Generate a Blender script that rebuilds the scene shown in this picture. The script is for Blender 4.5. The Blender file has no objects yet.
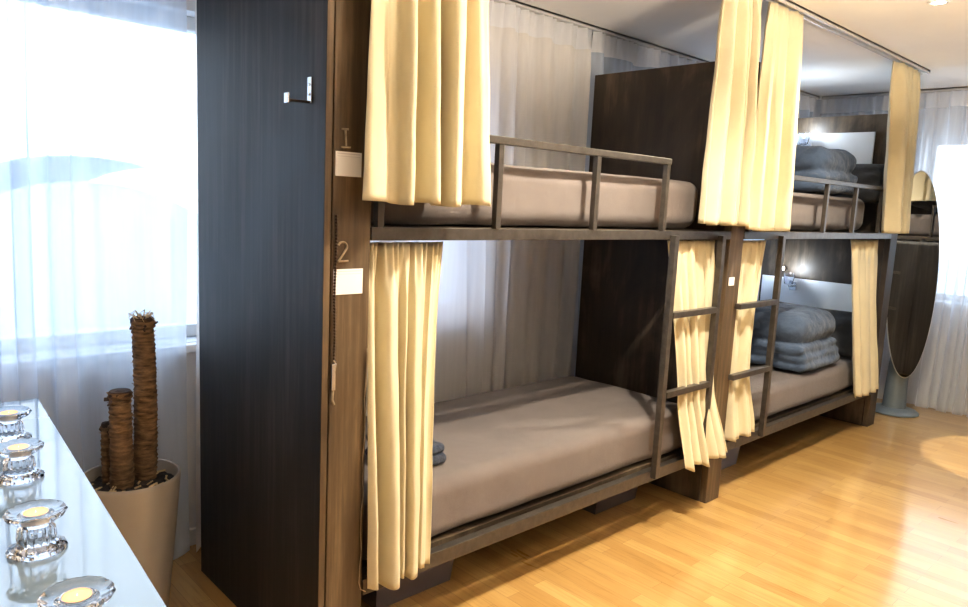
import bpy, bmesh, math, random
from mathutils import Vector, Matrix, noise
C = bpy.context.scene.collection
PI = math.pi
sc = bpy.context.scene

# ------------------------------------------------------------------ materials
def new_mat(name):
    m = bpy.data.materials.new(name); m.use_nodes = True
    nt = m.node_tree; b = nt.nodes['Principled BSDF']
    return m, nt, b
def N(nt, t, **kw):
    n = nt.nodes.new(t)
    for k, v in kw.items(): setattr(n, k, v)
    return n
def ramp(nt, fac, stops):
    r = N(nt, 'ShaderNodeValToRGB')
    e = r.color_ramp.elements
    e[0].position, e[0].color = stops[0][0], (*stops[0][1], 1)
    e[1].position, e[1].color = stops[-1][0], (*stops[-1][1], 1)
    for p, c in stops[1:-1]:
        x = e.new(p); x.color = (*c, 1)
    nt.links.new(fac, r.inputs[0]); return r.outputs[0]
def coords(nt, scale, kind='Object'):
    tc = N(nt, 'ShaderNodeTexCoord'); mp = N(nt, 'ShaderNodeMapping')
    mp.inputs['Scale'].default_value = scale
    nt.links.new(tc.outputs[kind], mp.inputs[0]); return mp.outputs[0]
def tex(nt, vec, scale, detail=4, rough=.6, dist=0):
    n = N(nt, 'ShaderNodeTexNoise'); n.inputs['Scale'].default_value = scale
    n.inputs['Detail'].default_value = detail; n.inputs['Roughness'].default_value = rough
    n.inputs['Distortion'].default_value = dist
    nt.links.new(vec, n.inputs['Vector']); return n.outputs['Fac']
def bump(nt, b, h, strength, dist=.01):
    n = N(nt, 'ShaderNodeBump'); n.inputs['Strength'].default_value = strength
    n.inputs['Distance'].default_value = dist
    nt.links.new(h, n.inputs['Height']); nt.links.new(n.outputs[0], b.inputs['Normal'])
def basic(name, col, rough=.6, metal=0, nscale=None, stretch=(1,1,1), vary=.25, bmp=0, coat=0, bdist=.01, detail=5):
    m, nt, b = new_mat(name)
    b.inputs['Roughness'].default_value = rough; b.inputs['Metallic'].default_value = metal
    b.inputs['Coat Weight'].default_value = coat
    v = coords(nt, stretch); f = tex(nt, v, nscale or 8, detail)
    lo = tuple(c*(1-vary) for c in col); hi = tuple(min(1, c*(1+vary)) for c in col)
    nt.links.new(ramp(nt, f, [(.3, lo), (.7, hi)]), b.inputs['Base Color'])
    if bmp: bump(nt, b, f, bmp, bdist)
    return m
def stained(name, a, b_, c, rough=.5, grain=(38, 38, 1.3), mot=.45):
    m, nt, b = new_mat(name)
    v = coords(nt, grain); f = tex(nt, v, 1.6, 7, .65)
    v2 = coords(nt, (1, 1, .6)); g = tex(nt, v2, 3.2, 5, .6, .4)
    mx = N(nt, 'ShaderNodeMath', operation='MULTIPLY_ADD'); mx.inputs[1].default_value = 1-mot
    nt.links.new(f, mx.inputs[0])
    m2 = N(nt, 'ShaderNodeMath', operation='MULTIPLY'); m2.inputs[1].default_value = mot
    nt.links.new(g, m2.inputs[0]); nt.links.new(m2.outputs[0], mx.inputs[2])
    nt.links.new(ramp(nt, mx.outputs[0], [(.33, a), (.5, b_), (.66, c)]), b.inputs['Base Color'])
    r = N(nt, 'ShaderNodeMapRange'); r.inputs['To Min'].default_value = rough-.12; r.inputs['To Max'].default_value = rough+.18
    nt.links.new(g, r.inputs['Value']); nt.links.new(r.outputs[0], b.inputs['Roughness'])
    bump(nt, b, f, .15, .004)
    return m
def fabric(name, col, weave=900, trans=0, vary=.12, bmp=.25, wr=6, wrb=.3):
    m, nt, b = new_mat(name)
    b.inputs['Roughness'].default_value = .85
    b.inputs['Sheen Weight'].default_value = .15
    v = coords(nt, (1,1,1)); f = tex(nt, v, wr, 5, .55)
    lo = tuple(c*(1-vary) for c in col); hi = tuple(min(1, c*(1+vary)) for c in col)
    nt.links.new(ramp(nt, f, [(.3, lo), (.7, hi)]), b.inputs['Base Color'])
    w = tex(nt, v, weave, 2)
    ad = N(nt, 'ShaderNodeMath', operation='MULTIPLY_ADD'); ad.inputs[1].default_value = .08
    nt.links.new(w, ad.inputs[0]); 
    sc2 = N(nt, 'ShaderNodeMath', operation='MULTIPLY'); sc2.inputs[1].default_value = wrb
    nt.links.new(tex(nt, v, wr*2.2, 4, .5, .6), sc2.inputs[0]); nt.links.new(sc2.outputs[0], ad.inputs[2])
    bump(nt, b, ad.outputs[0], bmp, .03)
    if trans:
        out = nt.nodes['Material Output']; t = N(nt, 'ShaderNodeBsdfTranslucent')
        t.inputs['Color'].default_value = (*col, 1)
        mx = N(nt, 'ShaderNodeMixShader'); mx.inputs[0].default_value = trans
        nt.links.new(b.outputs[0], mx.inputs[1]); nt.links.new(t.outputs[0], mx.inputs[2])
        nt.links.new(mx.outputs[0], out.inputs['Surface'])
    return m
def emis(name, col, s):
    m, nt, b = new_mat(name)
    b.inputs['Base Color'].default_value = (*col, 1)
    b.inputs['Emission Color'].default_value = (*col, 1); b.inputs['Emission Strength'].default_value = s
    return m
def sheer(name, col, transp=.45):
    m, nt, b = new_mat(name)
    out = nt.nodes['Material Output']
    tr = N(nt, 'ShaderNodeBsdfTransparent'); tl = N(nt, 'ShaderNodeBsdfTranslucent'); df = N(nt, 'ShaderNodeBsdfDiffuse')
    tl.inputs['Color'].default_value = (*col, 1); df.inputs['Color'].default_value = (*col, 1)
    v = coords(nt, (1, 1, .05)); f = tex(nt, v, 40, 3)
    mr = N(nt, 'ShaderNodeMapRange'); mr.inputs['To Min'].default_value = transp+.08; mr.inputs['To Max'].default_value = transp-.08
    nt.links.new(f, mr.inputs['Value'])
    # seen edge-on a sheer weave closes up, so the folds read darker
    lw = N(nt, 'ShaderNodeLayerWeight'); lw.inputs['Blend'].default_value = .35
    om = N(nt, 'ShaderNodeMath', operation='SUBTRACT'); om.inputs[0].default_value = 1; nt.links.new(lw.outputs['Facing'], om.inputs[1])
    ml = N(nt, 'ShaderNodeMath', operation='MULTIPLY'); nt.links.new(mr.outputs[0], ml.inputs[0]); nt.links.new(om.outputs[0], ml.inputs[1])
    a = N(nt, 'ShaderNodeMixShader'); a.inputs[0].default_value = .42
    nt.links.new(tl.outputs[0], a.inputs[1]); nt.links.new(df.outputs[0], a.inputs[2])
    mx = N(nt, 'ShaderNodeMixShader'); nt.links.new(ml.outputs[0], mx.inputs[0])
    nt.links.new(a.outputs[0], mx.inputs[1]); nt.links.new(tr.outputs[0], mx.inputs[2])
    nt.links.new(mx.outputs[0], out.inputs['Surface'])
    return m
def glassm(name, col=(1,1,1), rough=0.0, tint_only=False):
    m, nt, b = new_mat(name)
    if tint_only:
        out = nt.nodes['Material Output']
        tr = N(nt, 'ShaderNodeBsdfTransparent'); tr.inputs[0].default_value = (*col, 1)
        gl = N(nt, 'ShaderNodeBsdfGlossy'); gl.inputs['Roughness'].default_value = .02
        mx = N(nt, 'ShaderNodeMixShader'); mx.inputs[0].default_value = .06
        nt.links.new(tr.outputs[0], mx.inputs[1]); nt.links.new(gl.outputs[0], mx.inputs[2])
        nt.links.new(mx.outputs[0], out.inputs['Surface'])
    else:
        b.inputs['Base Color'].default_value = (*col, 1); b.inputs['Roughness'].default_value = rough
        b.inputs['Transmission Weight'].default_value = 1; b.inputs['IOR'].default_value = 1.5
    return m
def parquet():
    m, nt, b = new_mat('oak_parquet')
    tc = N(nt, 'ShaderNodeTexCoord')
    br = N(nt, 'ShaderNodeTexBrick'); br.offset = .37; br.offset_frequency = 2; br.squash = 1
    br.inputs['Scale'].default_value = 1; br.inputs['Brick Width'].default_value = .46; br.inputs['Row Height'].default_value = .068
    br.inputs['Mortar Size'].default_value = .0007; br.inputs['Mortar Smooth'].default_value = .3; br.inputs['Bias'].default_value = -.1
    br.inputs['Color1'].default_value = (.52, .315, .115, 1); br.inputs['Color2'].default_value = (.65, .43, .175, 1)
    br.inputs['Mortar'].default_value = (.30, .165, .06, 1)
    nt.links.new(tc.outputs['Object'], br.inputs['Vector'])
    v = coords(nt, (1.6, 30, 1)); g = tex(nt, v, 2.5, 6, .65, .3)
    v2 = coords(nt, (1, 5, 1)); k = tex(nt, v2, 1.7, 3)
    r1 = ramp(nt, g, [(.25, (.70, .62, .52)), (.5, (1, 1, 1)), (.8, (1.0, 1.0, 1.0))])
    r2 = ramp(nt, k, [(.3, (.84, .80, .74)), (.65, (1, 1, 1))])
    a = N(nt, 'ShaderNodeMix', data_type='RGBA', blend_type='MULTIPLY'); a.inputs['Factor'].default_value = .8
    nt.links.new(br.outputs['Color'], a.inputs['A']); nt.links.new(r1, a.inputs['B'])
    c = N(nt, 'ShaderNodeMix', data_type='RGBA', blend_type='MULTIPLY'); c.inputs['Factor'].default_value = 1
    nt.links.new(a.outputs['Result'], c.inputs['A']); nt.links.new(r2, c.inputs['B'])
    nt.links.new(c.outputs['Result'], b.inputs['Base Color'])
    b.inputs['Roughness'].default_value = .33
    b.inputs['Specular IOR Level'].default_value = .6; b.inputs['Coat Weight'].default_value = 1; b.inputs['Coat Roughness'].default_value = .13
    mr = N(nt, 'ShaderNodeMapRange'); mr.inputs['To Min'].default_value = .22; mr.inputs['To Max'].default_value = .4
    nt.links.new(k, mr.inputs['Value']); nt.links.new(mr.outputs[0], b.inputs['Roughness'])
    bump(nt, b, g, .05, .002)
    return m

M = {}
M['panel'] = stained('black_stained_plywood', (.009, .008, .008), (.020, .018, .0175), (.060, .052, .048), .5, (24, 24, 1.0), .5)
M['panelbrown'] = stained('brown_black_plywood', (.016, .011, .007), (.048, .034, .022), (.16, .12, .08), .5, (16, 16, 1.1), .7)
M['post'] = stained('brown_stained_post', (.045, .029, .016), (.10, .068, .038), (.20, .14, .082), .5, (22, 22, 1.2))
M['steel'] = basic('dark_lacquered_steel', (.100, .088, .078), .34, .5, 30, (1,1,1), .2, .08)
M['canvas'] = fabric('cream_canvas', (.68, .605, .42), 1100, .05, .07, .22, 5, .25)
M['sheet'] = fabric('taupe_sheet', (.145, .12, .11), 1300, 0, .10, .35, 5, .35)
M['duvet'] = fabric('blue_grey_duvet', (.068, .10, .16), 900, 0, .15, .6, 9, .6)
M['pillow'] = fabric('charcoal_pillow', (.035, .037, .042), 900, 0, .15, .5, 9, .5)
M['towel'] = fabric('dark_blue_clothing', (.03, .04, .065), 500, 0, .5, .6, 45, .6)
M['sheerl'] = sheer('white_voile', (.76, .84, .95), .36)
M['sheerd'] = sheer('grey_voile', (.93, .90, .87), .15)
M['sheerf'] = sheer('bright_voile', (.88, .91, .96), .58)
M['tape'] = sheer('white_heading_tape', (.90, .90, .92), .05)
M['wall'] = basic('white_plaster', (.74, .75, .78), .9, 0, 3, (1,1,1), .03, .05)
M['ceil'] = basic('ceiling_plaster', (.92, .90, .87), .92, 0, 2, (1,1,1), .025, .04)
M['white'] = basic('white_paint', (.78, .79, .80), .45, 0, 20, (1,1,1), .03)
M['board'] = basic('white_laminate', (.74, .78, .82), .35, 0, 8, (1,1,1), .03)
M['track'] = basic('pale_aluminium_track', (.60, .60, .60), .4, .4, 20, (1,1,1), .05)
M['floor'] = parquet()
M['chrome'] = basic('brushed_nickel', (.72, .73, .74), .25, 1, 60, (1,1,1), .05)
M['iron'] = basic('aged_bronze', (.42, .35, .26), .45, .6, 40, (1,1,1), .3)
M['darkiron'] = basic('dark_iron', (.07, .05, .04), .45, .7, 40, (1,1,1), .3)
M['card'] = basic('white_card', (.86, .85, .84), .6, 0, 5, (1,1,1), .02)
M['print'] = basic('faint_grey_ink', (.62, .60, .62), .7, 0, 5, (1,1,1), .02)
M['glass'] = glassm('clear_cut_glass', (.93, .95, 1), .015)
M['pane'] = glassm('window_glass', (.93, .97, 1), tint_only=True)
M['panedim'] = glassm('dimming_window_glass', (.85, .87, .92), tint_only=True)  # tint added to hold back the daylight behind the nearer bunk
M['wax'] = emis('candle_wax', (1.0, .55, .22), .9)
M['flame'] = emis('candle_glow', (1.0, .75, .4), 3)
M['bulb'] = emis('reading_bulb', (1.0, .93, .82), 60)
M['down'] = emis('downlight_lens', (1.0, .86, .62), 14)
M['tin'] = basic('tealight_tin', (.7, .66, .6), .3, 1, 50, (1,1,1), .05)
M['pot'] = basic('cream_ceramic', (.37, .34, .30), .38, 0, 5, (1,1,1), .05, 0, .3)
M['soil'] = basic('dark_potting_soil', (.035, .027, .022), .95, 0, 60, (1,1,1), .6, .9)
M['trunk'] = basic('fibrous_bark', (.19, .12, .065), .9, 0, 22, (1,1,4.5), .75, .9, 0, .012)
M['cut'] = basic('dark_cut_wood', (.05, .03, .02), .8, 0, 30, (1,1,1), .5, .5)
M['straw'] = basic('dry_pale_fibre', (.55, .42, .24), .8, 0, 30, (1,1,1), .3)
M['greytint'] = basic('grey_powder_coat', (.20, .235, .26), .38, .25, 10, (1,1,1), .06)
m, nt, b = new_mat('mirror_silver'); b.inputs['Metallic'].default_value = 1; b.inputs['Roughness'].default_value = .015
b.inputs['Base Color'].default_value = (.72, .74, .76, 1); M['mirror'] = m
m, nt, b = new_mat('white_backed_glass'); M['tabletop'] = m
b.inputs['Base Color'].default_value = (.24, .31, .37, 1); b.inputs['Roughness'].default_value = .04
b.inputs['Specular IOR Level'].default_value = 1.0; b.inputs['Coat Weight'].default_value = 1; b.inputs['Coat Roughness'].default_value = .02; b.inputs['Coat IOR'].default_value = 1.9
M['edge'] = basic('green_glass_edge', (.06, .12, .12), .15, 0, 5, (1,1,1), .1, 0, .5)
m, nt, b = new_mat('smoky_plastic'); M['plastic'] = m
b.inputs['Base Color'].default_value = (.17, .15, .17, 1); b.inputs['Roughness'].default_value = .3; b.inputs['Alpha'].default_value = .75
M['ground'] = basic('pale_asphalt', (.46, .50, .54), .9, 0, .4, (1,1,1), .1)
M['hall'] = basic('pale_blue_cladding', (.62, .68, .73), .6, 0, .8, (1,1,1), .06)
M['hallw'] = basic('white_cladding', (.62, .68, .74), .6, 0, .8, (1,1,1), .06)

# ------------------------------------------------------------------ mesh helpers
def bm_new(): return bmesh.new()
def box(bm, x0, x1, y0, y1, z0, z1, bev=0, seg=2):
    r = bmesh.ops.create_cube(bm, size=1)
    vs = r['verts']
    for v in vs:
        v.co = Vector(((x0+x1)/2 + v.co.x*(x1-x0), (y0+y1)/2 + v.co.y*(y1-y0), (z0+z1)/2 + v.co.z*(z1-z0)))
    if bev:
        es = list({e for v in vs for e in v.link_edges})
        bmesh.ops.bevel(bm, geom=es, offset=bev, segments=seg, affect='EDGES', profile=.5)
def tube(bm, pts, rad, n=10, cap=True):
    pts = [Vector(p) for p in pts]; rings = []
    rads = rad if isinstance(rad, (list, tuple)) else [rad]*len(pts)
    up = None
    for i, p in enumerate(pts):
        t = (pts[min(i+1, len(pts)-1)] - pts[max(i-1, 0)]).normalized()
        if up is None:
            up = Vector((0,0,1)) if abs(t.z) < .9 else Vector((1,0,0))
        a = t.cross(up).normalized(); bb = a.cross(t).normalized(); up = bb
        rings.append([bm.verts.new(p + (a*math.cos(2*PI*k/n) + bb*math.sin(2*PI*k/n))*rads[i]) for k in range(n)])
    for r0, r1 in zip(rings, rings[1:]):
        for k in range(n): bm.faces.new((r0[k], r0[(k+1)%n], r1[(k+1)%n], r1[k]))
    if cap:
        bm.faces.new(rings[0][::-1]); bm.faces.new(rings[-1])
def lathe(bm, prof, n=48, c=(0,0,0), flute=None):
    rings = []
    for i, (r, z) in enumerate(prof):
        ring = []
        for k in range(n):
            a = 2*PI*k/n; rr = r
            if flute and flute[i]: rr = r*(1 + flute[i]*math.cos(a*flute_n))
            ring.append(bm.verts.new((c[0]+rr*math.cos(a), c[1]+rr*math.sin(a), c[2]+z)))
        rings.append(ring)
    for r0, r1 in zip(rings, rings[1:]):
        for k in range(n): bm.faces.new((r0[k], r0[(k+1)%n], r1[(k+1)%n], r1[k]))
    bm.faces.new(rings[0][::-1]); bm.faces.new(rings[-1])
flute_n = 14
def softbox(bm, x0, x1, y0, y1, z0, z1, r, cuts=24, amp=.004, seed=0, fr=3.0, puff=0):
    tmp = bmesh.new(); bmesh.ops.create_cube(tmp, size=2)
    bmesh.ops.subdivide_edges(tmp, edges=tmp.edges[:], cuts=cuts, use_grid_fill=True)
    c = Vector(((x0+x1)/2, (y0+y1)/2, (z0+z1)/2)); h = Vector(((x1-x0)/2, (y1-y0)/2, (z1-z0)/2))
    rr = [min(r, q*.98) for q in h]
    for v in tmp.verts:
        raw = v.co.copy()
        p = Vector([math.copysign(1-(1-abs(t))**1.7, t)*q for t, q in zip(v.co, h)])
        q = Vector([max(-(a-b2), min(a-b2, t)) for t, a, b2 in zip(p, h, rr)])
        d = p - q
        e = Vector([t/b2 for t, b2 in zip(d, rr)])
        if e.length > 1e-6:
            mxx = max(abs(t) for t in e)
            e = e.normalized()*mxx
            d = Vector([t*b2 for t, b2 in zip(e, rr)])
        p = q + d
        if puff:
            s = (1-raw.x**2)*(1-raw.y**2)
            p.z += math.copysign(puff*s, p.z) if abs(raw.z) > .3 else 0
        w = c + p
        nn = noise.noise_vector(w*fr + Vector((seed*7.1, seed*3.3, seed)))
        w += nn*amp
        v.co = w
    me = bpy.data.meshes.new('tmp'); tmp.to_mesh(me); tmp.free(); bm.from_mesh(me); bpy.data.meshes.remove(me)
def obj(name, bm, mat, parent=None, smooth=False, loc=None):
    bmesh.ops.recalc_face_normals(bm, faces=bm.faces[:])
    me = bpy.data.meshes.new(name); bm.to_mesh(me); bm.free()
    o = bpy.data.objects.new(name, me); C.objects.link(o)
    mats = mat if isinstance(mat, (list, tuple)) else [mat]
    for q in mats: me.materials.append(q)
    if smooth:
        for p in me.polygons: p.use_smooth = True
    if parent: o.parent = parent
    if loc: o.location = loc
    return o
def smooth_angle(o, deg=40):
    for p in o.data.polygons: p.use_smooth = True
    md = o.modifiers.new('edge', 'EDGE_SPLIT'); md.split_angle = math.radians(deg)
    return o
def tag(o, label, cat, group=None):
    o['label'] = label; o['category'] = cat
    if group: o['group'] = group
    return o
def thing(name, label, cat, loc=(0,0,0), rz=0, group=None):
    o = bpy.data.objects.new(name, None); C.objects.link(o); o.empty_display_size = .1
    o.location = loc; o.rotation_euler = (0, 0, rz)
    return tag(o, label, cat, group)
def struct(name, bm, mat, parent=None, smooth=False):
    o = obj(name, bm, mat, parent, smooth)
    if not parent: o['kind'] = 'structure'
    return o
def dup(root, loc, label=None, rz=None):
    r = root.copy(); C.objects.link(r); r.location = loc
    if rz is not None: r.rotation_euler = (0, 0, rz)
    if label: r['label'] = label
    for ch in list(root.children):
        c = ch.copy(); C.objects.link(c); c.parent = r
        for g in list(ch.children):
            d = g.copy(); C.objects.link(d); d.parent = c
    return r

# ------------------------------------------------------------------ room
XW, XR, YB, YF, ZC = -1.06, 4.35, -2.6, 5.2, 2.36
T = .2
bm = bm_new(); box(bm, XW-T, XR+T, YB-T, YF+T, -.1, 0); struct('floor', bm, M['floor'])
bm = bm_new(); box(bm, XW-T, XR+T, YB-T, YF+T, ZC, ZC+.12); struct('ceiling', bm, M['ceil'])
bm = bm_new(); box(bm, XR, XR+T, YB-T, YF+T, 0, ZC); struct('wall_right', bm, M['wall'])
bm = bm_new(); box(bm, XW, XR, YB-T, YB, 0, ZC); struct('wall_back', bm, M['wall'])
SZ, HZ = .82, 2.03
WIN = [(-2.4, .26), (.46, 1.50), (2.75, 4.35)]
def wall_with_windows(name, wins, a0, a1, along, c0, c1):
    bm = bm_new()
    def bx(p0, p1, z0, z1):
        if along == 'y': box(bm, c0, c1, p0, p1, z0, z1)
        else: box(bm, p0, p1, c0, c1, z0, z1)
    bx(a0, a1, 0, SZ); bx(a0, a1, HZ, ZC)
    cur = a0
    for w0, w1 in wins: bx(cur, w0, SZ, HZ); cur = w1
    bx(cur, a1, SZ, HZ)
    return struct(name, bm, M['wall'])
wall_with_windows('wall_left', WIN, YB-T, YF+T, 'y', XW-T, XW)
FWIN = [(-.16, 1.75), (2.1, 3.7)]
wall_with_windows('wall_far', FWIN, XW, XR, 'x', YF, YF+T)
def window(i, w0, w1, along, c, glass='pane', mull=1):
    bm = bm_new(); f = .05
    def bx(p0, p1, z0, z1, d=.03):
        if along == 'y': box(bm, c-d, c+d, p0, p1, z0, z1, .004, 1)
        else: box(bm, p0, p1, c-d, c+d, z0, z1, .004, 1)
    bx(w0, w0+f, SZ, HZ); bx(w1-f, w1, SZ, HZ); bx(w0+f, w1-f, SZ, SZ+f); bx(w0+f, w1-f, HZ-f, HZ)
    for k in range(mull):
        p = w0 + (w1-w0)*(k+1)/(mull+1); bx(p-.03, p+.03, SZ+f, HZ-f)
    o = struct('window_%d' % i, bm, M['white'])
    bm = bm_new()
    if along == 'y': box(bm, c-.004, c+.004, w0+f*.8, w1-f*.8, SZ+f*.8, HZ-f*.8)
    else: box(bm, w0+f*.8, w1-f*.8, c-.004, c+.004, SZ+f*.8, HZ-f*.8)
    obj('glass_pane', bm, M[glass], o)
    bm = bm_new()
    if along == 'y': box(bm, XW-.1, XW+.045, w0, w1, SZ-.035, SZ-.003, .006)
    else: box(bm, w0, w1, YF-.045, YF+.1, SZ-.035, SZ-.003, .006)
    obj('window_sill', bm, M['white'], o)
window(1, *WIN[0], 'y', XW-.12); window(2, *WIN[1], 'y', XW-.12, 'panedim'); window(3, *WIN[2], 'y', XW-.12, 'pane')
window(4, *FWIN[0], 'x', YF+.12); window(5, *FWIN[1], 'x', YF+.12)
def bb(name, x0, x1, y0, y1):
    bm = bm_new(); box(bm, x0, x1, y0, y1, 0, .07, .004); struct(name, bm, M['white'])
bb('baseboard_left', XW, XW+.014, YB, YF); bb('baseboard_far', XW+.014, XR, YF-.014, YF)
bb('baseboard_right', XR-.014, XR, YB, YF-.014)

# outside
bm = bm_new(); box(bm, -70, -1.6, -60, 60, -1.3, -1.2)
o = obj('outside_ground', bm, M['ground']); o['kind'] = 'structure'
t = thing('arched_hall', 'pale arched building outside, faint through the sheer curtain left of the bunks', 'building', (-12.5, 3.0, -2.3), math.radians(-32))
bm = bm_new(); n = 26; front = []; back = []
for k in range(n+1):
    a = PI*k/n
    front.append(bm.verts.new((1.6, -3.4*math.cos(a), .4 + 3.7*max(0, math.sin(a))**.8))); back.append(bm.verts.new((-4.2, -3.4*math.cos(a), .4 + 3.7*max(0, math.sin(a))**.8)))
for k in range(n): bm.faces.new((front[k], front[k+1], back[k+1], back[k]))
obj('vaulted_roof', bm, M['hall'], t, True)
bm = bm_new(); vs = [bm.verts.new((1.2, -3.05*math.cos(PI*k/n), .4 + 3.3*max(0, math.sin(PI*k/n))**.8)) for k in range(n+1)]
bm.faces.new(vs); obj('gable_wall', bm, M['hallw'], t)
bm = bm_new(); box(bm, -4.2, 1.2, -3.4, 3.4, 0, .5); box(bm, 1.22, 1.4, .9, 1.3, .4, 3.2); obj('plinth', bm, M['hall'], t)

# ------------------------------------------------------------------ drapes
def drape(name, mat, At, Bt, Ab, Bb, zt, zb, n, at, ab, seed, nu=220, nv=46, head=.07, headamp=.006, hemcurve=0, mid=None, hemline=.0, parent=None, sharp=1.0, flare=0, lap=.80):
    """At,Bt: (x,y) of the top corners, Ab,Bb of the bottom corners."""
    rnd = random.Random(seed)
    ph = [rnd.uniform(0, 2*PI) for _ in range(8)]
    bm = bm_new(); rows = []
    At, Bt, Ab, Bb = map(Vector, (At, Bt, Ab, Bb))
    for j in range(nv+1):
        v = j/nv
        v = v**.9
        a = At.lerp(Ab, v); b2 = Bt.lerp(Bb, v)
        if mid:
            s = math.sin(PI*min(1, v/mid[0]) / 2) if v < mid[0] else 1
            k = (1 - abs((v-mid[0])/(mid[0] if v < mid[0] else 1-mid[0])))
            k = k*k*(3-2*k)
            w = b2-a; a = a + w*mid[1]*k; b2 = b2 - w*mid[2]*k
        d = (b2-a); L = d.length; d = d/L; nrm = Vector((d.y, -d.x))
        row = []
        amp = at + (ab-at)*min(1, v*1.6)
        for i in range(nu+1):
            u = i/nu
            uu = u + .035*math.sin(2*PI*(1.4*u)+ph[0]) + .022*math.sin(2*PI*(3.1*u)+ph[1]) + .012*math.sin(2.6*v+ph[2]+5*u)
            f = math.sin(2*PI*n*uu + ph[3])
            f = math.copysign(abs(f)**sharp, f)
            g = .42*math.sin(2*PI*n*.53*uu + ph[4] + .8*v) + .22*math.sin(2*PI*n*2.07*uu + ph[5])*(1-.5*v)
            off = amp*(f*(.8+.3*math.sin(7*u+ph[6])) + g)
            z = zt + (zb-zt)*v
            if head and (zt-z) < head*1.6:
                q = max(0, 1-(zt-z)/(head*1.6))
                off = off*(1-.55*q) + headamp*q*math.sin(2*PI*n*2.6*u+ph[7])
            lat = -lap*(L/n)/(4*PI)*math.sin(2*(2*PI*n*uu + ph[3])) * (.4+.6*min(1, v*2))
            lat *= min(1, 4*u, 4*(1-u))
            off += .004*noise.noise(Vector((u*9, v*7, seed)))*min(1, v*3)
            p = a + d*(u*L + lat) + nrm*off
            if flare: p += nrm*flare*max(0, v-.72)/.28
            if v > .5: z += hemcurve*math.sin(2*PI*n*.5*uu+ph[2])*(v-.5)*2
            row.append(bm.verts.new((p.x, p.y, z)))
        rows.append(row)
    for r0, r1 in zip(rows, rows[1:]):
        for i in range(nu): bm.faces.new((r0[i], r0[i+1], r1[i+1], r1[i]))
    o = obj(name, bm, mat, parent, True)
    return o
def canvas(label, At, Bt, Ab, Bb, zt, zb, n, at, ab, seed, hem=True, **kw):
    o = drape('curtain', M['canvas'], At, Bt, Ab, Bb, zt, zb, n, at, ab, seed, **kw)
    md = o.modifiers.new('thickness', 'SOLIDIFY'); md.thickness = .0022; md.offset = 0
    tag(o, label, 'curtain', kw.get('group'))
    return o

# sheers along the window wall and the far wall
XS = -.938
def sheerp(label, mat, A, B, n, seed, amp=.028, zb=.025):
    o = drape('sheer_curtain', mat, A, B, A, B, 2.335, zb, n, amp*.9, amp, seed, nu=int(n*15), nv=30, head=.075, headamp=.014, sharp=1.0, lap=1.75)
    o.data.materials.append(M['tape'])
    for p in o.data.polygons:
        if p.center.z > 2.262: p.material_index = 1
    tag(o, label, 'curtain'); return o
sheerp('white sheer curtain at the window left of the black bunk end panel', M['sheerl'], (XS, -2.5), (XS, -.01), 20, 3, .034)
sheerp('grey pleated sheer curtain hanging behind the nearer bunk', M['sheerd'], (XS, 0), (XS, 2.14), 15, 5, .036)
sheerp('pale sheer curtain hanging behind the farther bunk', M['sheerl'], (XS, 2.16), (XS, 5.0), 22, 7, .032)
sheerp('white sheer curtain on the far wall behind the oval mirror', M['sheerf'], (XS+.03, 5.05), (1.62, 5.05), 17, 9, .026)
sheerp('white sheer curtain on the far wall, right of the oval mirror, outside the frame', M['sheerl'], (1.66, 5.05), (4.2, 5.05), 17, 11, .03)

# tracks
def track(label, A, B, w=.03):
    bm = bm_new()
    x0, x1 = sorted((A[0], B[0])); y0, y1 = sorted((A[1], B[1]))
    if x1-x0 < y1-y0:
        box(bm, x0-w/2, x0-w/2+.008, y0, y1, 2.338, ZC); box(bm, x0+w/2-.008, x0+w/2, y0, y1, 2.338, ZC); box(bm, x0-w/2, x0+w/2, y0, y1, 2.352, ZC)
    else:
        box(bm, x0, x1, y0-w/2, y0-w/2+.008, 2.338, ZC); box(bm, x0, x1, y0+w/2-.008, y0+w/2, 2.338, ZC); box(bm, x0, x1, y0-w/2, y0+w/2, 2.352, ZC)
    return tag(obj('curtain_rail', bm, M['track']), label, 'curtain rail')
track('ceiling curtain rail along the window wall above the sheers', (XS, -2.6), (XS, 5.03))
track('ceiling curtain rail along the far wall above the sheers', (XS+.03, 5.05), (4.3, 5.05))
track('white double ceiling rail carrying the cream curtains in front of the bunks', (.05, -.1), (.05, 4.3), .05)

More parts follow.
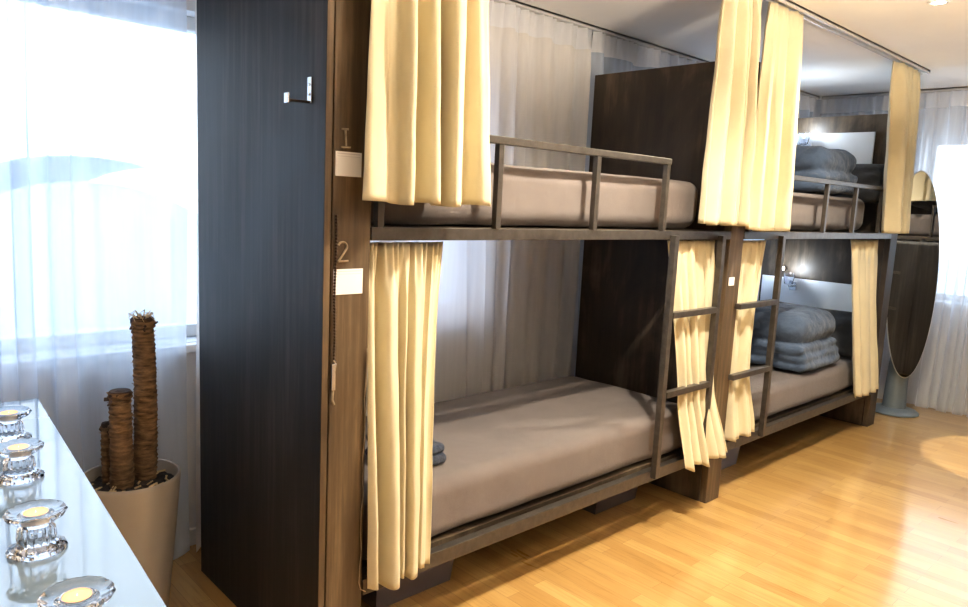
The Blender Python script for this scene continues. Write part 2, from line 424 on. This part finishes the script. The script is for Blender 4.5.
# ------------------------------------------------------------------ bunks (local: front face x=0, row along +y)
D = .86
def bunk(label, loc, rz=0, near_panel=True, far_post=True, L=2.1, wp=.125, rail_posts=(.15, .60, 1.09, 1.536), ladder_y=(1.612, 1.995), digits=False, headboard=False, post_near=True, group=None):
    t = thing('bunk_bed', label, 'bunk bed', loc, rz, group)
    y0 = .126 if post_near else .026
    if near_panel:
        bm = bm_new(); box(bm, -.835, -.0015, -.021, -.001, 0, 2.09, .0015, 1); ep = obj('end_panel', bm, M['panel'], t)
        bm = bm_new(); box(bm, -.0013, .0007, -.0205, -.0015, 0, 2.09, .0003, 1); obj('edge_band', bm, M['post'], ep)
    else:
        bm = bm_new(); box(bm, -D, -.037, .0, .025, 0, 2.09, .0015, 1); obj('end_panel', bm, M['panelbrown'], t)
    if post_near:
        bm = bm_new(); box(bm, -.035, .0, .003, wp, 0, 2.09, .003); obj('front_post', bm, M['post'], t)
    bm = bm_new(); box(bm, -D, -.037, L, L+.03, 0, 2.09, .0015, 1)
    hb = obj('partition_panel', bm, M['panelbrown'], t)
    if far_post:
        bm = bm_new(); box(bm, -.035, 0, L, L+wp, 0, 2.09, .003); obj('front_post', bm, M['post'] if not headboard else M['panelbrown'], t)
    # steel frames
    for nm, z0, z1 in (('lower_bed_frame', .232, .282), ('upper_bed_frame', 1.282, 1.319)):
        bm = bm_new()
        box(bm, -.03, .002, y0+.001, L-.001, z0, z1, .002)
        box(bm, -.055, -.03, y0+.001, L-.001, z0, z0+.006)
        box(bm, -D+.005, -D+.035, .03, L-.001, z0, z1, .002)
        for k in range(6):
            yy = .2 + k*(L-.3)/5; box(bm, -D+.035, -.03, yy-.02, yy+.02, z0, z0+.02)
        fr = obj(nm, bm, M['steel'], t)
        bm = bm_new(); box(bm, -D+.036, -.056, .14, L-.01, z0+.021, z1-.001); obj('bed_base', bm, M['panelbrown'], fr)
    # guard rail
    bm = bm_new(); box(bm, -.012, .014, rail_posts[0]-.012, rail_posts[-1]+.014, 1.583, 1.607, .002)
    gr = obj('guard_rail', bm, M['steel'], t)
    for y in rail_posts:
        bm = bm_new(); box(bm, -.010, .012, y-.011, y+.011, 1.319, 1.583, .0015); obj('rail_post', bm, M['steel'], gr)
    # ladder
    bm = bm_new()
    for y in (ladder_y if post_near else ladder_y[1:]): box(bm, .003, .030, y-.015, y+.015, .252, 1.30, .002)
    ld = obj('ladder', bm, M['steel'], t)
    for z in (.62, .965):
        bm = bm_new(); box(bm, .004, .034, ladder_y[0]+(.015 if post_near else -.05), ladder_y[1]-.015, z-.013, z+.013, .002); obj('ladder_rung', bm, M['steel'], ld)
    return t, hb
b1, _ = bunk('nearer black and brown wooden bunk bed with numbers 1 and 2 on its post', (0, 0, 0))
b2, hb = bunk('farther bunk bed with white headboard strips, beside the oval mirror', (0, 2.2, 0), near_panel=False, post_near=False, L=2.0,
              rail_posts=(.06, .45, .906, 1.318, 1.74), ladder_y=(.045, .39), headboard=True)
for z0, z1 in ((.735, .955), (1.765, 1.975)):
    bm = bm_new(); box(bm, -.84, -.17, 1.985, 1.9995, z0, z1, .002); obj('white_headboard_strip', bm, M['board'], b2)
# digits 1 and 2 on the near post
def stroke(bm, pts, r=.0030): tube(bm, pts, r, 6)
X1 = .0035
bm = bm_new()
stroke(bm, [(X1, .036, 1.572), (X1, .039, 1.528)], .0032); stroke(bm, [(X1, .025, 1.573), (X1, .045, 1.574)], .003); stroke(bm, [(X1, .025, 1.527), (X1, .052, 1.528)], .003)
obj('number_one', bm, M['iron'], b1)
bm = bm_new()
pts = []
for k in range(9):
    a = math.radians(160 - k*26); pts.append((X1, .034+.014*math.cos(a), 1.266+.013*math.sin(a)))
pts += [(X1, .034, 1.243), (X1, .022, 1.227)]
stroke(bm, pts); stroke(bm, [(X1, .021, 1.227), (X1, .052, 1.228)])
obj('number_two', bm, M['iron'], b1)

bo, _ = bunk('dark bunk bed across the room, seen only reflected in the oval mirror', (1.36, 4.96, 0), PI)

# cards
def card(label, y0, y1, z0, z1, x=.0015):
    bm = bm_new(); box(bm, 0, .0022, 0, y1-y0, 0, z1-z0, .0004, 1)
    o = obj('paper_card', bm, M['card'], loc=(x, y0, z0)); tag(o, label, 'card', None)
    bm = bm_new()
    h = z1-z0; w = y1-y0
    box(bm, .0022, .0026, w*.06, w*.94, h*.90, h*.93)
    box(bm, .0022, .0026, w*.06, w*.94, h*.80, h*.815)
    obj('faint_print', bm, M['print'], o)
card('upper white card on the near post, beside the hem of the top curtain', .008, .088, 1.452, 1.516)
card('lower white card on the near post, beside the head of the bottom curtain', .008, .100, 1.137, 1.206)
card('small white card on the post between the two bunks', 2.118, 2.168, 1.066, 1.105)
# hook on the end panel (at y=0 facing -y)
t = thing('wall_hook', 'bare metal angle hook screwed to the black end panel', 'hook', (-.078, -.021, 1.642))
bm = bm_new(); box(bm, -.010, .010, -.005, -.0005, -.004, .062, .0012)
for z in (.018, .043): tube(bm, [(0, -.0075, z), (0, -.004, z)], .0038, 10)
obj('back_plate', bm, M['chrome'], t)
bm = bm_new(); tube(bm, [(0, -.003, -.002), (0, -.066, -.004)], .0035, 8); obj('hook_arm', bm, M['darkiron'], t)
bm = bm_new(); box(bm, -.011, .011, -.071, -.066, -.012, .014, .0015); obj('end_tab', bm, M['chrome'], t)
# chain with toggle latch on the post
t = thing('hanging_chain', 'dark ball chain with a metal snap hook hanging on the near post', 'chain', (.006, .012, 1.35))
bm = bm_new()
for k in range(46):
    z = -.002 - k*.0085
    bmesh.ops.create_icosphere(bm, subdivisions=1, radius=.0042, matrix=Matrix.Translation((0, .0015*math.sin(k*.2), z)))
tube(bm, [(0, 0, -.002), (0, 0, -.39)], .0015, 6)
obj('ball_chain', bm, M['darkiron'], t, True)
bm = bm_new(); box(bm, -.004, .004, -.007, .005, -.475, -.40, .002); tube(bm, [(0, -.001, -.39), (0, .006, -.40), (0, .004, -.42)], .003, 8); obj('snap_hook', bm, M['chrome'], t)
bm = bm_new(); tube(bm, [(0, -.001, -.475), (0, -.003, -.50), (0, .003, -.515)], .0035, 8); obj('clip_tip', bm, M['iron'], t)

# ------------------------------------------------------------------ mattresses
def mattress(label, x0, x1, y0, y1, z0, z1, seed, r=.055):
    bm = bm_new(); softbox(bm, x0, x1, y0, y1, z0, z1, r, 30, .006, seed, 4)
    o = obj('mattress', bm, M['sheet'], None, True); tag(o, label, 'mattress'); return o
mattress('taupe-sheeted lower mattress of the nearer bunk', -.815, -.045, .14, 2.02, .287, .495, 1)
mattress('taupe-sheeted upper mattress of the nearer bunk behind the guard rail', -.815, -.06, .14, 1.93, 1.323, 1.532, 2, .06)
mattress('taupe-sheeted lower mattress of the farther bunk under the folded duvet', -.815, -.045, 2.26, 4.16, .287, .47, 3, .05)
mattress('taupe-sheeted upper mattress of the farther bunk', -.815, -.075, 2.26, 3.95, 1.323, 1.532, 4, .06)
def local_matt(z0, z1, lab, seed):
    bm = bm_new(); softbox(bm, 1.42, 2.18, 2.92, 4.80, z0, z1, .055, 14, .006, seed, 4)
    tag(obj('mattress', bm, M['sheet'], None, True), lab, 'mattress')
local_matt(1.323, 1.53, 'upper mattress of the bunk seen only in the oval mirror', 8)

# ------------------------------------------------------------------ bedding
def folded(label, loc, sx, sy, layers, th, seed, drop=0, rz=0, top=None, mat='duvet'):
    """a duvet folded over itself: stacked rounded folds opening to +x"""
    bm = bm_new(); rnd = random.Random(seed); z = 0
    for k in range(layers):
        h = th*(1+rnd.uniform(-.12, .12)) if not (top and k == layers-1) else top
        ins = rnd.uniform(-.012, .012)
        softbox(bm, -sx/2 + abs(ins), sx/2 - .035*k*drop + ins, -sy/2 + rnd.uniform(0, .02), sy/2 - rnd.uniform(0, .02), z, z+h*1.22, h*.60, 22, .014, seed+k, 6, puff=.012 if k == layers-1 else 0)
        z += h
    o = obj('folded_duvet', bm, M[mat], None, True, loc)
    o.rotation_euler = (0, 0, rz)
    md = o.modifiers.new('merge', 'REMESH'); md.mode = 'VOXEL'; md.voxel_size = .008; md.use_smooth_shade = True
    sm = o.modifiers.new('soften', 'SMOOTH'); sm.iterations = 5; sm.factor = .5
    tx = bpy.data.textures.new('crease', 'CLOUDS'); tx.noise_scale = .09; tx.noise_depth = 3
    dp = o.modifiers.new('creases', 'DISPLACE'); dp.texture = tx; dp.strength = .022; dp.mid_level = .5
    tag(o, label, 'duvet')
    return o
folded('blue-grey duvet folded in a thick stack on the farther lower bed', (-.41, 3.47, .490), .70, .60, 4, .052, 21, .25, math.radians(3), top=.15)
folded('dark blue-grey duvet folded on the farther upper bed behind the rail', (-.43, 3.50, 1.549), .70, .56, 3, .052, 33, .25, 0, top=.12)
def pillow(label, loc, sx, sy, sz, rot, mat='pillow', seed=1):
    bm = bm_new()
    tmpn = 26
    grid = {}
    for s in (1, -1):
        for i in range(tmpn+1):
            for j in range(tmpn+1):
                if s == -1 and (i in (0, tmpn) or j in (0, tmpn)): grid[s, i, j] = grid[1, i, j]; continue
                u = 2*i/tmpn-1; v = 2*j/tmpn-1
                q = max(0, (1-abs(u)**3.2)*(1-abs(v)**3.2))**.5
                px = u*sx/2*(1-.07*(1-v*v)*0 - .06*v*v*0 - .05*(1-abs(v))); py = v*sy/2*(1-.05*(1-abs(u)))
                pz = s*q*sz/2 + .012*noise.noise(Vector((u*2.5+seed, v*2.5, s*3)))*q*2
                grid[s, i, j] = bm.verts.new((px, py, pz))
        for i in range(tmpn):
            for j in range(tmpn):
                bm.faces.new((grid[s, i, j], grid[s, i+1, j], grid[s, i+1, j+1], grid[s, i, j+1]))
    o = obj('pillow', bm, M[mat], None, True, loc); o.rotation_euler = rot
    tag(o, label, 'pillow'); return o
pillow('charcoal pillow leaning at the headboard behind the folded duvet on the lower bed', (-.34, 4.06, .635), .66, .32, .13, (math.radians(66), 0, 0), 'pillow', 3)
pillow('dark pillow at the headboard behind the duvet stack, farther upper bed', (-.34, 4.06, 1.635), .62, .28, .12, (math.radians(64), 0, 0), 'pillow', 9)
pillow('dark duvet bundle reflected in the oval mirror, on the bunk across the room', (1.77, 3.35, 1.645), .6, .8, .17, (0, 0, 0), 'pillow', 11)
# small clothing pile on the near lower bed
bm = bm_new()
softbox(bm, -.13, .10, -.11, .10, 0, .035, .018, 14, .012, 3, 12)
softbox(bm, -.10, .09, -.09, .10, .028, .062, .018, 14, .013, 5, 12)
softbox(bm, -.12, .06, -.10, .07, .058, .09, .018, 14, .016, 7, 12)
o = obj('folded_clothes', bm, M['towel'], None, True, (-.24, .47, .504)); tag(o, 'small dark blue folded clothes on the nearer lower mattress by the curtain', 'clothes')

# ------------------------------------------------------------------ cream curtains
X0 = .035
canvas('wide cream canvas curtain hanging from the ceiling beside the number 1 post', (.06, .06), (.06, .43), (.074, .045), (.074, .485), 2.335, 1.388, 4.6, .034, .042, 41, sharp=1, hemcurve=.004)
canvas('cream curtain hanging left of the middle post, top bunk', (.05, 1.79), (.05, 2.08), (.066, 1.735), (.066, 2.125), 2.335, 1.350, 6.2, .028, .038, 43, mid=(.35, .03, .0), hemcurve=.004)
canvas('brightly lit cream curtain hanging right of the middle post, top bunk', (.05, 2.16), (.05, 2.48), (.066, 2.135), (.066, 2.54), 2.335, 1.328, 5.4, .024, .034, 45, sharp=.8, hemcurve=.004)
canvas('narrow cream curtain hanging at the far end beside the mirror', (.05, 3.74), (.05, 4.20), (.072, 3.88), (.072, 4.36), 2.335, 1.325, 4.8, .026, .034, 47, hemcurve=.004)
canvas('cream curtain closing the near end of the lower bunk, beside the number 2 post', (-.040, .132), (-.040, .43), (.045, .115), (.045, .36), 1.274, .272, 5.2, .017, .030, 51, head=.10, headamp=.009, hemcurve=.006, mid=(.4, -.01, .03))
canvas('cream curtain tied behind the nearer ladder, flaring over the lower bed frame', (-.042, 1.665), (-.042, 2.04), (.02, 1.78), (.02, 2.15), 1.274, .262, 5.4, .014, .024, 53, head=.08, headamp=.009, mid=(.62, .08, .10), hemcurve=.008, flare=.045, lap=.45)
canvas('cream curtain behind the farther ladder, right of the middle post', (-.042, 2.235), (-.042, 2.52), (-.02, 2.25), (-.02, 2.50), 1.274, .285, 4.2, .013, .022, 55, head=.08, headamp=.009, mid=(.6, .0, .22), hemcurve=.006, flare=.03, lap=.45)
canvas('cream curtain at the far end of the farther lower bunk', (-.042, 3.66), (-.042, 4.08), (.03, 3.82), (.03, 4.20), 1.274, .270, 4.6, .015, .024, 57, head=.08, headamp=.009, mid=(.45, .02, .10), hemcurve=.006)
shade_sheet = canvas('added dark sheet standing for the shade in the lower bunk across the room, seen only in the oval mirror', (1.325, 4.83), (1.325, 2.9), (1.325, 4.83), (1.325, 2.9), 1.27, .02, 5, .004, .006, 61)
shade_sheet.data.materials[0] = M['panel']  # dark sheet stands in for the shade inside the lower bunk
canvas('cream top curtain of the bunk across the room, seen only in the oval mirror', (1.30, 3.95), (1.30, 2.95), (1.30, 3.95), (1.30, 2.95), 2.335, 1.64, 7, .02, .028, 63)
# loose cord at the near lower curtain's edge
bm = bm_new(); rnd = random.Random(4); pts = []
for k in range(60):
    f = k/59; pts.append((.006 + .001*math.sin(k*.9), .118 + .002*math.sin(k*.4) - .006*f, .98 - .70*f))
pts += [(.012, .112, .262), (.014, .128, .25)]
tube(bm, pts, .0018, 6); tag(obj('pull_cord', bm, M['iron']), 'thin frayed cord hanging along the left edge of the near lower curtain', 'cord')

# ------------------------------------------------------------------ storage boxes under the beds
def sbox(label, x, y, w, d, h):
    t = thing('storage_box', label, 'storage box', (x, y, 0))
    bm = bm_new(); tmp = [(-1,-1),(1,-1),(1,1),(-1,1)]
    lo = [bm.verts.new((sx*w/2*.92, sy*d/2*.92, 0)) for sx, sy in tmp]; hi = [bm.verts.new((sx*w/2, sy*d/2, h)) for sx, sy in tmp]
    bm.faces.new(lo[::-1])
    for k in range(4): bm.faces.new((lo[k], lo[(k+1)%4], hi[(k+1)%4], hi[k]))
    o = obj('bin', bm, M['plastic'], t)
    bm = bm_new(); box(bm, -w/2-.008, w/2+.008, -d/2-.008, d/2+.008, h+.0005, h+.014, .004); obj('lid', bm, M['plastic'], t)
sbox('grey plastic box under the nearer bed, behind the curtain hem', -.45, .50, .5, .36, .185)
sbox('grey plastic box under the nearer bed, next to the middle post', -.48, 1.72, .5, .34, .185)
sbox('grey plastic box under the farther bed, next to the middle post', -.42, 2.60, .5, .34, .185)

# ------------------------------------------------------------------ reading lamps
def lamp(label, x, y, z, lit):
    t = thing('reading_lamp', label, 'lamp', (x, y, z))
    bm = bm_new(); box(bm, -.025, .025, -.012, 0, -.03, .03, .003); tube(bm, [(0, -.012, 0), (0, -.07, .0), (0, -.085, .012)], .006, 8); obj('wall_bracket', bm, M['chrome'], t)
    bm = bm_new(); lathe(bm, [(.02, 0), (.03, .004), (.036, .05), (.038, .085), (.035, .085), (.032, .05), (.022, .008)], 24, (0, -.085, .012)); smooth_angle(obj('glass_shade', bm, M['glass'], t))
    bm = bm_new(); bmesh.ops.create_uvsphere(bm, u_segments=14, v_segments=8, radius=.010, matrix=Matrix.Translation((0, -.085, .055))); obj('bulb', bm, M['bulb'] if lit else M['white'], t, True)
lamp('small glass reading lamp on the white strip of the farther lower bed', -.60, 4.184, .90, False)
lamp('small glass reading lamp on the white strip of the farther upper bed', -.60, 4.184, 1.88, False)
t = thing('spot_lamp', 'small lit bulb glowing on the dark headboard above the lower white strip', 'lamp', (-.68, 4.199, 1.02))
bm = bm_new(); lathe(bm, [(.016, 0), (.016, .02), (.012, .03)], 16); o = obj('lamp_base', bm, M['darkiron'], t); o.rotation_euler = (PI/2, 0, 0)
bm = bm_new(); bmesh.ops.create_uvsphere(bm, u_segments=14, v_segments=8, radius=.011, matrix=Matrix.Translation((0, -.038, 0))); obj('bulb', bm, M['bulb'], t, True)

for z, e in ((1.02, 4), (2.0, 3.5)):
    l = bpy.data.lights.new('reading_lamp_glow', 'POINT'); l.energy = e; l.color = (.80, .90, 1.0); l.shadow_soft_size = .02
    lo = bpy.data.objects.new('reading_lamp_glow', l); C.objects.link(lo); lo.location = (-.60, 4.08, z)
# ------------------------------------------------------------------ oval mirror
t = thing('oval_mirror', 'tall oval standing mirror with grey pedestal and round foot at the far window', 'mirror', (-.03, 4.80, 0))
bm = bm_new(); lathe(bm, [(.15, 0), (.165, .004), (.165, .014), (.15, .026), (.09, .042), (.03, .05)], 56); smooth_angle(obj('round_foot', bm, M['greytint'], t), 50)
bm = bm_new(); lathe(bm, [(.082, .036), (.078, .06), (.062, .5), (.045, .95), (.036, 1.30), (.030, 1.33), (.012, 1.345)], 40); smooth_angle(obj('pedestal', bm, M['greytint'], t), 50)
az = math.radians(-60)
mr = thing('tmp', '', ''); 
bm = bm_new(); n = 96; HW, HH = .158, .735
def ov(k, s=1, y=0): a = 2*PI*k/n; return (math.cos(a)*HW*s, y, math.sin(a)*HH*(1-(1-s)*.25))
f0 = [bm.verts.new(ov(k, 1, .0)) for k in range(n)]; f1 = [bm.verts.new(ov(k, 1, .014)) for k in range(n)]; f2 = [bm.verts.new(ov(k, .965, -.003)) for k in range(n)]
bm.faces.new(f1)
for k in range(n):
    bm.faces.new((f0[k], f0[(k+1)%n], f1[(k+1)%n], f1[k])); bm.faces.new((f2[k], f2[(k+1)%n], f0[(k+1)%n], f0[k]))
frm = obj('mirror_frame', bm, M['track'], t)
bm = bm_new(); g = [bm.verts.new(ov(k, .965, -.0032)) for k in range(n)]; bm.faces.new(g)
gl = obj('mirror_glass', bm, M['mirror'], frm)
bpy.data.objects.remove(mr)
# local -y is the mirror's face; turn it to the azimuth az and lean it slightly
frm.location = (.045, -.115, 1.02)
frm.rotation_euler = (math.radians(-.8), math.radians(-2.2), az + PI/2)
bm = bm_new(); tube(bm, [(.0, -.02, 1.10), (.035, -.095, 1.10)], .014, 12); obj('pivot_bracket', bm, M['greytint'], t)

# ------------------------------------------------------------------ glass table and candle holders
t = thing('glass_table', 'long table with a glossy pale glass top at the left window', 'table', (0, 0, 0))
def quad_slab(bm, P, z0, z1):
    lo = [bm.verts.new((x, y, z0)) for x, y in P]; hi = [bm.verts.new((x, y, z1)) for x, y in P]
    bm.faces.new(lo[::-1]); bm.faces.new(hi)
    for k in range(4): bm.faces.new((lo[k], lo[(k+1)%4], hi[(k+1)%4], hi[k]))
P = [(-.765, -.535), (-.845, -1.475), (.87, -1.60), (.95, -.662)]
bm = bm_new(); quad_slab(bm, P, .743, .755); obj('glass_top', bm, M['tabletop'], t)
cx0, cy0 = .05, -1.07
def ins(s): return [(cx0+(x-cx0)*s, cy0+(y-cy0)*s) for x, y in P]
bm = bm_new(); quad_slab(bm, ins(.992), .7425, .7429); obj('edge_band', bm, M['edge'], t)
bm = bm_new(); quad_slab(bm, ins(.975), .70, .7422); obj('apron', bm, M['white'], t)
for x, y in ins(.93):
    bm = bm_new(); box(bm, x-.025, x+.025, y-.025, y+.025, 0, .6998, .003); obj('leg', bm, M['white'], t)

def holder():
    t = thing('candle_holder', '', 'candle holder', (0, 0, 0), 0, 'glass candle holders on the table')
    bm = bm_new()
    prof = [(.030, 0), (.043, .0), (.047, .003), (.045, .008), (.034, .013), (.029, .018), (.030, .026), (.028, .044), (.024, .048), (.027, .053), (.030, .058),
            (.038, .060), (.046, .066), (.0485, .071), (.046, .075), (.034, .072), (.0225, .071), (.0215, .060), (.010, .059)]
    fl = [0, .02, .02, .02, .01, .03, .05, .05, .0, 0, 0, .01, .02, .02, .02, .01, 0, 0, 0]
    lathe(bm, prof, 84, flute=fl)
    smooth_angle(obj('glass_body', bm, M['glass'], t), 35)
    bm = bm_new(); lathe(bm, [(.0205, .0605), (.0207, .0755), (.0195, .0757), (.0193, .0735)], 28); tc = smooth_angle(obj('tealight', bm, M['tin'], t)); tc.location.z = -.004
    bm = bm_new(); lathe(bm, [(.0188, .0736), (.0186, .0748), (.012, .0745), (.001, .0744)], 28); obj('wax', bm, M['wax'], tc, True)
    bm = bm_new(); tube(bm, [(0, 0, .0745), (.0005, 0, .0775)], .0006, 6); obj('wick', bm, M['flame'], tc)
    return t
h0 = holder()
HL = [(.268, -.746, 'glass candle holder, second nearest, with its whole round base in view'), (.60, -.762, 'nearest glass candle holder, cut off by the bottom edge of the picture'),
      (-.113, -.702, 'glass candle holder second from the far end of the table'), (-.399, -.67, 'glass candle holder at the far end of the table, nearest the window')]
for k, (x, y, lb) in enumerate(HL):
    if k == 0: h0.location = (x, y, .7552); h0['label'] = lb
    else: dup(h0, (x, y, .7552), lb, k*.31)

# ------------------------------------------------------------------ potted cut trunks
t = thing('potted_yucca', 'cream pot with three cut-back fibrous trunks by the left window', 'potted plant', (-.66, -.31, 0))
bm = bm_new(); lathe(bm, [(.085, 0), (.098, .003), (.102, .02), (.130, .30), (.146, .485), (.146, .496), (.143, .50), (.138, .498), (.134, .47), (.13, .44)], 64)
smooth_angle(obj('pot', bm, M['pot'], t), 50)
bm = bm_new(); rnd = random.Random(8); n = 40; rings = [[bm.verts.new((r*math.cos(2*PI*k/n), r*math.sin(2*PI*k/n), .462 + rnd.uniform(-.004, .006))) for k in range(n)] for r in (.133, .11, .085, .06, .03)]
for r0, r1 in zip(rings, rings[1:]):
    for k in range(n): bm.faces.new((r0[k], r0[(k+1)%n], r1[(k+1)%n], r1[k]))
bm.faces.new(rings[-1]); obj('soil', bm, M['soil'], t)
bm = bm_new()
for k in range(70):
    a = rnd.uniform(0, 2*PI); r = .12*rnd.random()**.5; x, y = r*math.cos(a), r*math.sin(a); b2 = rnd.uniform(0, PI); l = rnd.uniform(.006, .028)
    tube(bm, [(x, y, .467), (x+l*math.cos(b2), y+l*math.sin(b2), .470+rnd.uniform(0, .008))], rnd.uniform(.0012, .0035), 5)
o = obj('bark_chips', bm, M['straw'], t); o['kind'] = 'stuff'
def trunk(x, y, z1, r, bend, seed, lab):
    rnd = random.Random(seed); bm = bm_new(); n = 26; z0 = .44; K = int((z1-z0)/.0045); rings = []
    for j in range(K+1):
        f = j/K; z = z0 + (z1-z0)*f
        c = Vector((x + bend[0]*math.sin(f*PI*.9), y + bend[1]*math.sin(f*PI*.9), z))
        ridge = abs(((z*1000) % 15)/15-.5)*2
        ring = []
        for k in range(n):
            a = 2*PI*k/n
            rr = r*(1.04-.10*f + (.10 if f > .95 else 0)) + .0062*ridge*(.6+.8*noise.noise(Vector((a*2, z*30, seed)))) + .0035*noise.noise(Vector((math.cos(a)*3, math.sin(a)*3, z*60+seed)))
            ring.append(bm.verts.new((c.x+rr*math.cos(a), c.y+rr*math.sin(a), z + .0035*math.sin(a+seed+j*.05))))
        rings.append(ring)
    for r0, r1 in zip(rings, rings[1:]):
        for k in range(n): bm.faces.new((r0[k], r0[(k+1)%n], r1[(k+1)%n], r1[k]))
    bm.faces.new(rings[-1])
    # ragged fibres
    for q in range(int(260*(z1-z0)/.5)):
        f = rnd.random(); z = z0+(z1-z0)*f; a = rnd.uniform(0, 2*PI); rr = r*(1.05-.1*f)
        cxx = x + bend[0]*math.sin(f*PI*.9); cyy = y + bend[1]*math.sin(f*PI*.9); e = rnd.uniform(.003, .009)
        tube(bm, [(cxx+rr*math.cos(a), cyy+rr*math.sin(a), z), (cxx+(rr+e)*math.cos(a+.12), cyy+(rr+e)*math.sin(a+.12), z+rnd.uniform(-.004, .008))], [.0011, .0005], 4)
    o = obj('trunk', bm, M['trunk'], t, True); o['label'] = lab
    tx, ty = x + bend[0]*math.sin(.9*PI), y + bend[1]*math.sin(.9*PI)
    bm = bm_new(); lathe(bm, [(r*1.06, -.012), (r*1.10, 0), (r*.95, .006), (r*.5, .004), (r*.2, .008)], 22, (tx, ty, z1))
    for q in range(5):
        a = rnd.uniform(0, 2*PI); tube(bm, [(tx+r*.8*math.cos(a), ty+r*.8*math.sin(a), z1-.02), (tx+r*1.45*math.cos(a), ty+r*1.45*math.sin(a), z1-.035*rnd.random())], [.006, .003], 6)
    cp = obj('cut_top', bm, M['cut'], o)
    if q and z1 > .9:
        bm = bm_new()
        for q in range(15):
            a = rnd.uniform(0, 2*PI); l = rnd.uniform(.02, .05)
            tube(bm, [(tx+r*.5*math.cos(a), ty+r*.5*math.sin(a), z1+.003), (tx+(r*.5+l*.6)*math.cos(a), ty+(r*.5+l*.6)*math.sin(a), z1+.012+rnd.uniform(0, .012)), (tx+(r*.5+l)*math.cos(a+.4), ty+(r*.5+l)*math.sin(a+.4), z1+rnd.uniform(-.01, .02))], [.0022, .0016, .0006], 5)
        obj('dry_sprigs', bm, M['straw'], o)
trunk(-.043, .055, .985, .032, (.012, .004), 2, 'tallest bare trunk')
trunk(-.012, -.022, .765, .031, (.0, .0), 5, 'middle bare trunk')
trunk(-.058, -.05, .655, .014, (-.004, 0), 9, 'thin dark short trunk')

# ------------------------------------------------------------------ downlights
def downlight(x, y, lab, power, blend=.8, ang=150):
    t = thing('downlight', lab, 'ceiling light', (x, y, ZC), 0, 'recessed ceiling lights')
    bm = bm_new(); lathe(bm, [(.030, -.001), (.030, -.010), (.040, -.010), (.046, -.004), (.046, -.001)], 32); obj('trim_ring', bm, M['white'], t, True)
    bm = bm_new(); lathe(bm, [(.026, -.004), (.027, -.009), (.01, -.011)], 24); obj('lens', bm, M['down'], t)
    l = bpy.data.lights.new('downlight_beam', 'SPOT'); l.energy = power; l.color = (1.0, .91, .75); l.spot_size = math.radians(ang); l.spot_blend = blend; l.shadow_soft_size = .025
    lo = bpy.data.objects.new('downlight_beam', l); C.objects.link(lo); lo.location = (x, y, ZC-.03)
downlight(.567, 2.66, 'recessed ceiling light at the top right edge of the picture', 118)
downlight(.68, 1.0, 'recessed ceiling light over the nearer bunk, above the frame', 165)
downlight(.97, 4.2, 'recessed ceiling light near the oval mirror, above the frame', 200, .06, 30)
# uplighter added out of view to brighten the ceiling and sheers
t = thing('added_fill_lamp', 'added brass uplighter for ceiling fill at the near end of the opposite bunk, outside the frame', 'lamp', (2.1, .8, 0))
bm = bm_new(); lathe(bm, [(.14, 0), (.15, .006), (.14, .02), (.02, .03)], 40); obj('base', bm, M['iron'], t)
bm = bm_new(); tube(bm, [(0, 0, .03), (0, 0, 1.62)], .012, 12); obj('pole', bm, M['iron'], t)
bm = bm_new(); lathe(bm, [(.02, 1.62), (.09, 1.66), (.16, 1.74), (.155, 1.745), (.085, 1.67), (.01, 1.64)], 40); obj('lamp_shade', bm, M['white'], t)
l = bpy.data.lights.new('added_fill_light', 'SPOT'); l.energy = 290; l.color = (1, .86, .68); l.spot_size = math.radians(179); l.spot_blend = .12; l.shadow_soft_size = .2
lo = bpy.data.objects.new('added_fill_light', l); C.objects.link(lo); lo.location = (2.1, .8, 1.76); lo.rotation_euler = (PI, 0, 0)
bm = bm_new(); bmesh.ops.create_uvsphere(bm, u_segments=24, v_segments=14, radius=.05, matrix=Matrix.Translation((0, 0, 1.69))); obj('bulb', bm, M['down'], t, True)

def area(name, loc, rot, sx, sy, e, col):
    l = bpy.data.lights.new(name, 'AREA'); l.shape = 'RECTANGLE'; l.size = sx; l.size_y = sy; l.energy = e; l.color = col
    o = bpy.data.objects.new(name, l); C.objects.link(o); o.location = loc; o.rotation_euler = rot; return o
# world sky
w = bpy.data.worlds.new('sky'); sc.world = w; w.use_nodes = True
bg = w.node_tree.nodes['Background']; nt = w.node_tree
tc = nt.nodes.new('ShaderNodeTexCoord'); sp = nt.nodes.new('ShaderNodeSeparateXYZ'); nt.links.new(tc.outputs['Generated'], sp.inputs[0])
cr = nt.nodes.new('ShaderNodeValToRGB'); nt.links.new(sp.outputs['Z'], cr.inputs[0])
cr.color_ramp.elements[0].position = 0; cr.color_ramp.elements[0].color = (.95, .975, 1, 1)
cr.color_ramp.elements[1].position = .6; cr.color_ramp.elements[1].color = (.70, .83, 1, 1)
nt.links.new(cr.outputs[0], bg.inputs[0]); bg.inputs[1].default_value = 3.1

# ------------------------------------------------------------------ camera
cam = bpy.data.cameras.new('camera'); co = bpy.data.objects.new('camera', cam); C.objects.link(co)
cam.sensor_width = 36; cam.lens = 724.13/968*36; cam.clip_start = .02
r = Vector((0.67889362, 0.73271323, 0.04727337)); u = Vector((-0.13546768, 0.06171789, 0.98885763)); f = Vector((-0.72163146, 0.67773315, -0.14115884))
co.matrix_world = Matrix(((r.x, u.x, -f.x, 1.67606), (r.y, u.y, -f.y, -1.009355), (r.z, u.z, -f.z, 1.407217), (0, 0, 0, 1)))
sc.camera = co
sc.view_settings.view_transform = 'Standard'
sc.view_settings.look = 'Medium High Contrast'
sc.view_settings.exposure = .24
sc.cycles.max_bounces = 10; sc.cycles.transparent_max_bounces = 24; sc.cycles.use_denoising = True
sc.cycles.sample_clamp_indirect = 8
